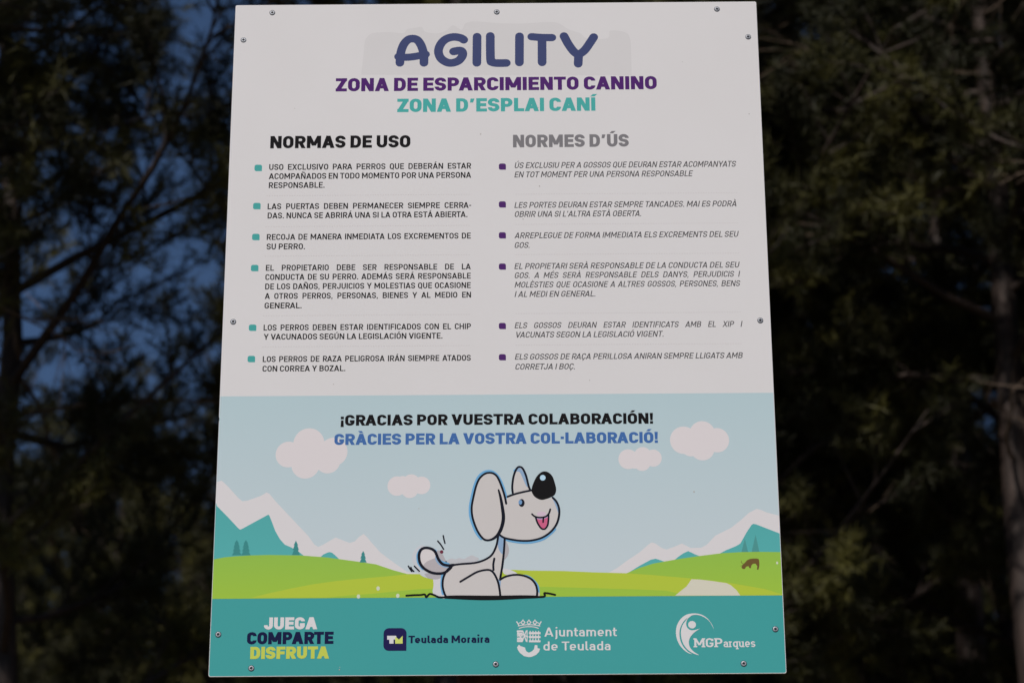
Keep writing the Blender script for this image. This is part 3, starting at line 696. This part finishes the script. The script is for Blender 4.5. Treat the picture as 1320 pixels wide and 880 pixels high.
for y, h in ((208, 20), (232, 22), (256, 14), (280, 22), (304, 22)):
    crown.append(Q([(206, y), (262, y), (262, y + h), (206, y + h)]))
crown += ql([(206, 212), (262, 320)], 12) + ql([(262, 212), (300, 322)], 11) + ql([(255, 325), (300, 210)], 11) + ql([(306, 206), (306, 326)], 9) + ql([(240, 240), (318, 276)], 12)
for y, h in ((226, 22), (266, 20), (308, 20)): crown.append(Q([(325, y), (441, y), (441, y + h), (325, y + h)]))
for x in (332, 360, 388, 416):
    for y in (214, 250, 288): crown.append(Q([(x, y), (x + 10, y), (x + 10, y + 22), (x, y + 22)]))
cc = Q([(322, 372)])[0]
crown.append(Q([(206, 378), (225, 352), (240, 366), (285, 380), (290, 400), (300, 420), (325, 432), (355, 418), (375, 398), (384, 356), (408, 356), (412, 388), (436, 392), (425, 425), (395, 455), (350, 474), (320, 476), (275, 466), (235, 435), (215, 405)]))
arms = fill('council_logo', crown, M_logo_white, sign, 9)
sheet('logo_lettering', line('Ajuntament', 701.7, 795.2, 819.9, 11.6, .16, space=.28), M_logo_white, arms, 9)
sheet('logo_lettering', line('de Teulada', 700.6, 787.0, 837.9, 11.4, .16, space=.28), M_logo_white, arms, 9)
# gardening firm's figure in a ring
J = Z(855, 780, 8.25)
outer = [(312, 520), (250, 495), (190, 440), (152, 375), (135, 300), (140, 230), (165, 170), (205, 123), (260, 92), (335, 83), (405, 96), (462, 130), (505, 180), (532, 232), (546, 292)]
inner = [(538, 252), (520, 215), (494, 172), (455, 136), (400, 108), (345, 98), (300, 106), (262, 128), (236, 148), (205, 185), (180, 240), (172, 300), (182, 370), (212, 435), (260, 488)]
park = fill('company_logo', [smooth(J(outer), n=5) + smooth(J(inner), n=5),
                             smooth(J([(300, 106), (262, 138), (246, 175), (244, 205), (258, 238), (285, 258), (318, 262), (350, 256), (388, 246), (350, 270), (312, 303), (282, 345), (272, 395), (285, 445), (325, 490), (380, 526), (318, 507), (262, 470), (215, 410), (192, 340), (188, 270), (205, 208), (235, 165), (262, 128)]), True, 4),
                             disc(*J([(306, 203)])[0], 41 / 8.25 * u)], M_logo_white, sign, 9)
sheet('logo_lettering', line('MGP', 895.2, 931.6, 833.7, 11.6, .19, slab=True), M_logo_white, park, 9)
sheet('logo_lettering', line('arques', 932.8, 973.8, 833.6, 10.4, .17, slab=True), M_logo_white, park, 9)

# ---- screws
M_screw = principled('screw_steel', (0.66, 0.67, 0.71), 0.45, 0.5, metal=0.4, noise=(400, (.3, .3, .32), .6))
M_hole = principled('screw_recess', (0.02, 0.02, 0.022), 0.6, 0.2)
M_ring = principled('dark_screw_ring', (0.045, 0.05, 0.06), 0.45, 0.4)
def lathe(cx, cz, prof, n=20, y0=0):
    V, F = [], []
    for r, h in prof: V += [(cx + r * math.cos(2 * math.pi * i / n), y0 - h, cz + r * math.sin(2 * math.pi * i / n)) for i in range(n)]
    for k in range(len(prof) - 1):
        for i in range(n):
            j = (i + 1) % n; F.append((k * n + i, k * n + j, (k + 1) * n + j, (k + 1) * n + i))
    F.append(tuple((len(prof) - 1) * n + i for i in range(n)))
    return V, F
rs = random.Random(4)
for x, y in ((351, 16.7), (640.3, 15.8), (924.1, 12.1), (313.8, 51.8), (964.4, 47.8), (300.6, 414.6), (980, 412.9), (281.3, 817.2), (999.5, 810.3), (323.9, 860.7), (639, 855.6), (958.7, 854.7)):
    cx, cz = on_board(x, y); q = LAYER * 10
    sc = mesh_obj('screw', *lathe(cx, cz, [(.0037, 0), (.0038, .0004 + q), (.0036, .0007 + q), (.0032, .0009 + q)]), M_screw, sign)
    mesh_obj('dark_ring', *lathe(cx, cz, [(.0049, 0), (.0048, .0003 + q)]), M_ring, sc)  # flat dark ring round the screw head
    a = rs.uniform(0, 1.5); Vr, Fr = [], []
    for b in (a, a + math.pi / 2):
        d = Vector((math.cos(b), math.sin(b))); nn = Vector((-d.y, d.x)); o = len(Vr)
        for s1, s2 in ((1, 1), (-1, 1), (-1, -1), (1, -1)):
            v = d * .0023 * s1 + nn * .0012 * s2; Vr.append((cx + v.x, -(.00096 + q) - (.00004 if b > a else 0), cz + v.y))
        Fr.append((o, o + 1, o + 2, o + 3))
    mesh_obj('recess', Vr, Fr, M_hole, sc)
# ------------------------------------------------------------------ the ground and the pine wood
def ground_z(x, y):
    z = 0.22 * max(0, y - 13) if y < 60 else 10.34 + .05 * (y - 60)
    return z + .12 * math.sin(x * .35 + y * .21) + .08 * math.sin(x * .9 - y * .6) - .12 * math.exp(-(x * x + y * y) / 9) * 0
gx = [-900, -300, -120, -60] + [i * 3 for i in range(-12, 13)] + [60, 120, 300, 900]
gy = [-900, -300, -120, -60] + [i * 3 for i in range(-10, 21)] + [90, 150, 300, 900]
V = [(x, y, ground_z(x, y) if abs(x) < 200 and abs(y) < 200 else (0 if y < 0 else 20)) for y in gy for x in gx]
n = len(gx); F = [(j * n + i, j * n + i + 1, (j + 1) * n + i + 1, (j + 1) * n + i) for j in range(len(gy) - 1) for i in range(n - 1)]
M_ground = principled('pine_litter', (.075, .058, .038), .95, .1, noise=(1.6, (.12, .10, .065), .9), bump=.4)
tag(mesh_obj('ground', V, F, M_ground, None, True), kind='structure')

def leaf_mat(name, dark, light, scale):
    m = bpy.data.materials.new(name); m.use_nodes = True; nt = m.node_tree; p = nt.nodes['Principled BSDF']
    tc = nt.nodes.new('ShaderNodeTexCoord'); nz = nt.nodes.new('ShaderNodeTexNoise'); nz.inputs['Scale'].default_value = scale; nz.inputs['Detail'].default_value = 3
    cr = nt.nodes.new('ShaderNodeValToRGB'); e = cr.color_ramp.elements
    e[0].position = .48; e[0].color = (*dark, 1); e[1].position = .74; e[1].color = (*light, 1)
    nt.links.new(tc.outputs['Object'], nz.inputs['Vector']); nt.links.new(nz.outputs['Fac'], cr.inputs['Fac'])
    nt.links.new(cr.outputs['Color'], p.inputs['Base Color'])
    p.inputs['Roughness'].default_value = .6; p.inputs['Specular IOR Level'].default_value = .25
    return m
M_needle = leaf_mat('pine_needles', (.024, .024, .008), (.15, .135, .030), 1.3)
M_bark = wood('pine_bark', (.018, .010, .007), (.050, .028, .020))
M_dead = principled('dead_twigs', (.15, .11, .082), .9, .1, noise=(6, (.075, .053, .038), .8))

def tube(V, F, pts, rad, k=5):
    """tapered tube along points"""
    o = len(V); n = len(pts)
    for i, p in enumerate(pts):
        d = (pts[min(i + 1, n - 1)] - pts[max(i - 1, 0)]).normalized()
        a = d.orthogonal().normalized(); b = d.cross(a)
        for j in range(k):
            t = 2 * math.pi * j / k; V.append(tuple(p + (a * math.cos(t) + b * math.sin(t)) * rad[i]))
    for i in range(n - 1):
        for j in range(k):
            j2 = (j + 1) % k; F.append((o + i * k + j, o + i * k + j2, o + (i + 1) * k + j2, o + (i + 1) * k + j))

def needles(rs, bases, dirs, per, length, width):
    """little sprays of needle blades round every twig tip"""
    B = np.repeat(np.array(bases), per, 0); D = np.repeat(np.array(dirs), per, 0); n = len(B)
    r = rs.normal(size=(n, 3)); r /= np.linalg.norm(r, axis=1)[:, None]
    d = D * rs.uniform(.1, 1.0, (n, 1)) + r * .95; d /= np.linalg.norm(d, axis=1)[:, None]
    s = np.cross(d, rs.normal(size=(n, 3))); s /= np.linalg.norm(s, axis=1)[:, None] + 1e-9
    L = length * rs.uniform(.6, 1.15, (n, 1)); b0 = B + D * rs.uniform(-.09, .05, (n, 1))
    v = np.empty((n * 3, 3)); v[0::3] = b0 - s * width / 2; v[1::3] = b0 + s * width / 2; v[2::3] = b0 + d * L
    return v

def fast_mesh(name, v, mat):
    me = bpy.data.meshes.new(name); n = len(v) // 3
    me.vertices.add(len(v)); me.vertices.foreach_set('co', v.astype(np.float32).ravel())
    me.loops.add(len(v)); me.loops.foreach_set('vertex_index', np.arange(len(v), dtype=np.int32))
    me.polygons.add(n); me.polygons.foreach_set('loop_start', np.arange(0, len(v), 3, dtype=np.int32))
    me.polygons.foreach_set('loop_total', np.full(n, 3, dtype=np.int32))
    me.materials.append(mat); me.update(calc_edges=True)
    return me

def pine_meshes(seed, h, base, rad, limbs, dens, per, length, width, dead_from, dead_n, lean=.3):
    rs = np.random.RandomState(seed); rr = random.Random(seed)
    V, F = [], []; bases, dirs = [], []; VD, FD = [], []
    nseg = 12; P = []; wob = Vector((0, 0, 0)); drift = Vector((rr.uniform(-1, 1), rr.uniform(-1, 1), 0)) * lean
    for i in range(nseg + 1):
        t = i / nseg; wob += Vector((rr.uniform(-1, 1), rr.uniform(-1, 1), 0)) * .07
        P.append(Vector((0, 0, -.3 if i == 0 else h * t)) + drift * t * t * 2 + wob)
    R0 = .0105 * h + .02
    tube(V, F, P, [R0 * (1.25 if i == 0 else 1 - .9 * i / nseg) for i in range(nseg + 1)], 9)
    def trunk_at(z):
        t = max(0, min(.999, z / h)) * nseg; i = int(t); return P[i].lerp(P[i + 1], t - i)
    def limb(z, az, L, el, r, live):
        q = trunk_at(z); d = Vector((math.cos(az) * math.cos(el), math.sin(az) * math.cos(el), math.sin(el)))
        pts = [q.copy()]; n = 7; TV, TF = (V, F) if live else (VD, FD)
        for i in range(n):
            d = (d + Vector((rr.uniform(-1, 1), rr.uniform(-1, 1), rr.uniform(-.6, .9))) * .16 + Vector((0, 0, .04 if live else -.05))).normalized()
            pts.append(pts[-1] + d * L / n)
        tube(TV, TF, pts, [r * (1 - .82 * i / n) for i in range(n + 1)], 5)
        ns = int(L * (7.5 if live else 5))
        for s in range(ns):
            t = rr.uniform(.18 if live else .25, 1) * n; i = min(n - 1, int(t)); b = pts[i].lerp(pts[i + 1], t - i)
            ax = (pts[i + 1] - pts[i]).normalized()
            side = ax.cross(Vector((rr.uniform(-1, 1), rr.uniform(-1, 1), rr.uniform(-1, 1)))).normalized()
            sd = (ax * rr.uniform(.4, 1.1) + side * rr.uniform(.5, 1.0) + Vector((0, 0, .15 if live else -.1))).normalized()
            sl = L * rr.uniform(.12, .32) * (1.15 - .5 * t / n)
            sp = [b]; m = 3
            for k in range(m):
                sd = (sd + Vector((rr.uniform(-1, 1), rr.uniform(-1, 1), rr.uniform(-.7, 1))) * .22).normalized(); sp.append(sp[-1] + sd * sl / m)
            tube(TV, TF, sp, [r * .22 * (1 - .25 * k) + .002 for k in range(m + 1)], 3)
            if live:
                for k in range(max(2, int(sl * dens))):
                    u_ = rr.uniform(.3, 1) * m; j = min(m - 1, int(u_)); c = sp[j].lerp(sp[j + 1], u_ - j)
                    e = Vector((rr.gauss(0, 1), rr.gauss(0, 1), rr.gauss(.3, 1))).normalized()
                    td = (sd + e * .9).normalized(); ln = rr.uniform(.05, .20); tip = c + td * ln
                    bases.append(tip[:]); dirs.append(td[:])
                    if rr.random() < .5: tube(TV, TF, [c, tip], [.004, .0025], 3)
            else:
                for k in range(4):
                    j = rr.randint(1, m); td = (sd + Vector((rr.gauss(0, 1), rr.gauss(0, 1), rr.gauss(-.2, 1))) * .7).normalized()
                    tube(TV, TF, [sp[j], sp[j] + td * rr.uniform(.08, .3)], [.0042, .0018], 3)
    g = 2.399963
    for i in range(limbs):
        t = (i + rr.uniform(0, .8)) / limbs; z = base + (h - base) * t ** .9 * .97
        prof = (1 - t) ** .6 * (.62 + .9 * min(1, t * 3.0) * .42)
        L = max(.5, rad * prof * rr.uniform(.75, 1.2))
        limb(z, i * g + rr.uniform(-.5, .5), L, R(rr.uniform(-4, 22) + 34 * t), .0075 * L + .009, True)
    dm = []                                      # each bare branch a part of its own
    for i in range(dead_n):
        z = dead_from + (base + 3.2 - dead_from) * rr.random()
        limb(z, rr.uniform(0, 6.28), rad * rr.uniform(.3, .75), R(rr.uniform(-14, 12)), .013, False)
        d = bpy.data.meshes.new('dead_branch'); d.from_pydata(VD, [], FD); d.materials.append(M_dead); d.update(); dm.append(d); VD.clear(); FD.clear()
    tm = bpy.data.meshes.new('trunk'); tm.from_pydata(V, [], F); tm.materials.append(M_bark); tm.polygons.foreach_set('use_smooth', [True] * len(tm.polygons)); tm.update()
    cm = fast_mesh('crown', needles(rs, bases, dirs, per, length, width), M_needle)
    return tm, cm, dm

#                       seed  h   base rad limbs dens per len  width dead_from n
KINDS = {'tall':  pine_meshes(11, 13.0, 4.6, 3.6, 52, 27, 46, .095, .0056, 2.8, 16),
         'open':  pine_meshes(23, 11.0, 4.6, 3.2, 34, 22, 42, .095, .0056, 2.4, 18),
         'dense': pine_meshes(37, 12.0, 3.4, 3.3, 62, 30, 50, .095, .0060, 2.0, 10),
         'high':  pine_meshes(77, 12.6, 6.9, 3.5, 44, 27, 46, .095, .0056, 5.6, 4),
         'shade_roof':  pine_meshes(51, 13.5, 8.6, 4.2, 26, 16, 32, .10, .0060, 6.0, 0)}
GROUP = 'pines of the wood behind the sign'
def pine(kind, x, y, rot, s, label='dark needled pine deep in the shaded wood', group=GROUP):
    tm, cm, dm = KINDS[kind]
    o = empty('pine_tree', (x, y, ground_z(x, y))); o.rotation_euler.z = R(rot); o.scale = (s, s, s)
    tag(o, label, 'tree', group)
    for nm, me in [('trunk', tm), ('crown', cm)] + [('dead_branch', d) for d in dm]:
        c = bpy.data.objects.new(nm, me); COL.objects.link(c); c.parent = o
    return o
# unseen pines added behind the sign so their high crowns shade the wood
for x, y, r_, s in ((-6.4, 3.2, 10, 1.0), (4.7, 3.6, 140, 1.02), (-8.2, 6.6, 60, 1.0), (8.4, 6.0, 300, 1.0)):
    pine('shade_roof', x, y, r_, s, 'unseen tall pine added to shade the wood, crown high above the sign', 'added shade pines right behind the sign')
pine('open', -2.62, 9.0, 100, 1.0, 'pine with a dark upright trunk near the left edge of the photo', None)
pine('high', 2.84, 9.4, 20, 1.0, 'pine with a reddish trunk at the right edge of the photo', None)
pine('high', 3.0, 15.0, 200, 1.2, 'slim pine with bare side branches low on the right, behind the sign', None)
rt = random.Random(8)
for x, y, kd in ((-6.2, 9.5, 'tall'), (4.0, 7.6, 'high'), (-3.1, 7.0, 'high'), (.1, 9.2, 'high'), (5.6, 10.6, 'dense'), (.4, 10.5, 'dense'), (3.9, 12.2, 'tall'), (-5.2, 13.5, 'tall'), (6.6, 14.2, 'dense'), (.7, 14.6, 'dense'), (-7.8, 15.5, 'dense'),
                 (1.4, 18.5, 'dense'), (4.6, 18.0, 'dense'), (-6.4, 18.5, 'dense'), (8.2, 18.0, 'dense'), (-2.2, 18.6, 'dense'), 
                 (2.8, 22.0, 'dense'), (6.4, 22.5, 'dense'), (-.4, 22.5, 'dense'), (-4.2, 22.6, 'dense'), (-8.2, 23.0, 'dense'), (9.6, 24.0, 'tall'),
                 (1.2, 27.0, 'dense'), (4.6, 27.5, 'dense'), (8.0, 27.0, 'dense'), (-2.4, 27.0, 'dense'), (-6.2, 27.5, 'dense'), (-9.8, 28, 'dense'), (11.4, 28, 'dense'),
                 (-.6, 32, 'dense'), (2.8, 32.5, 'dense'), (6.4, 32, 'dense'), (9.8, 32.5, 'dense'), (-4.4, 32, 'dense'), (-8, 32.5, 'dense'), (-11.6, 33, 'dense'),
                 (1.2, 37.5, 'dense'), (5, 37.5, 'dense'), (8.6, 37.5, 'dense'), (-3, 37.5, 'dense'), (-6.6, 37.5, 'dense'), (-10.2, 37.5, 'dense')):
    pine(kd, x + rt.uniform(-.4, .4), y + rt.uniform(-.4, .4), rt.uniform(0, 360), rt.uniform(.92, 1.08))
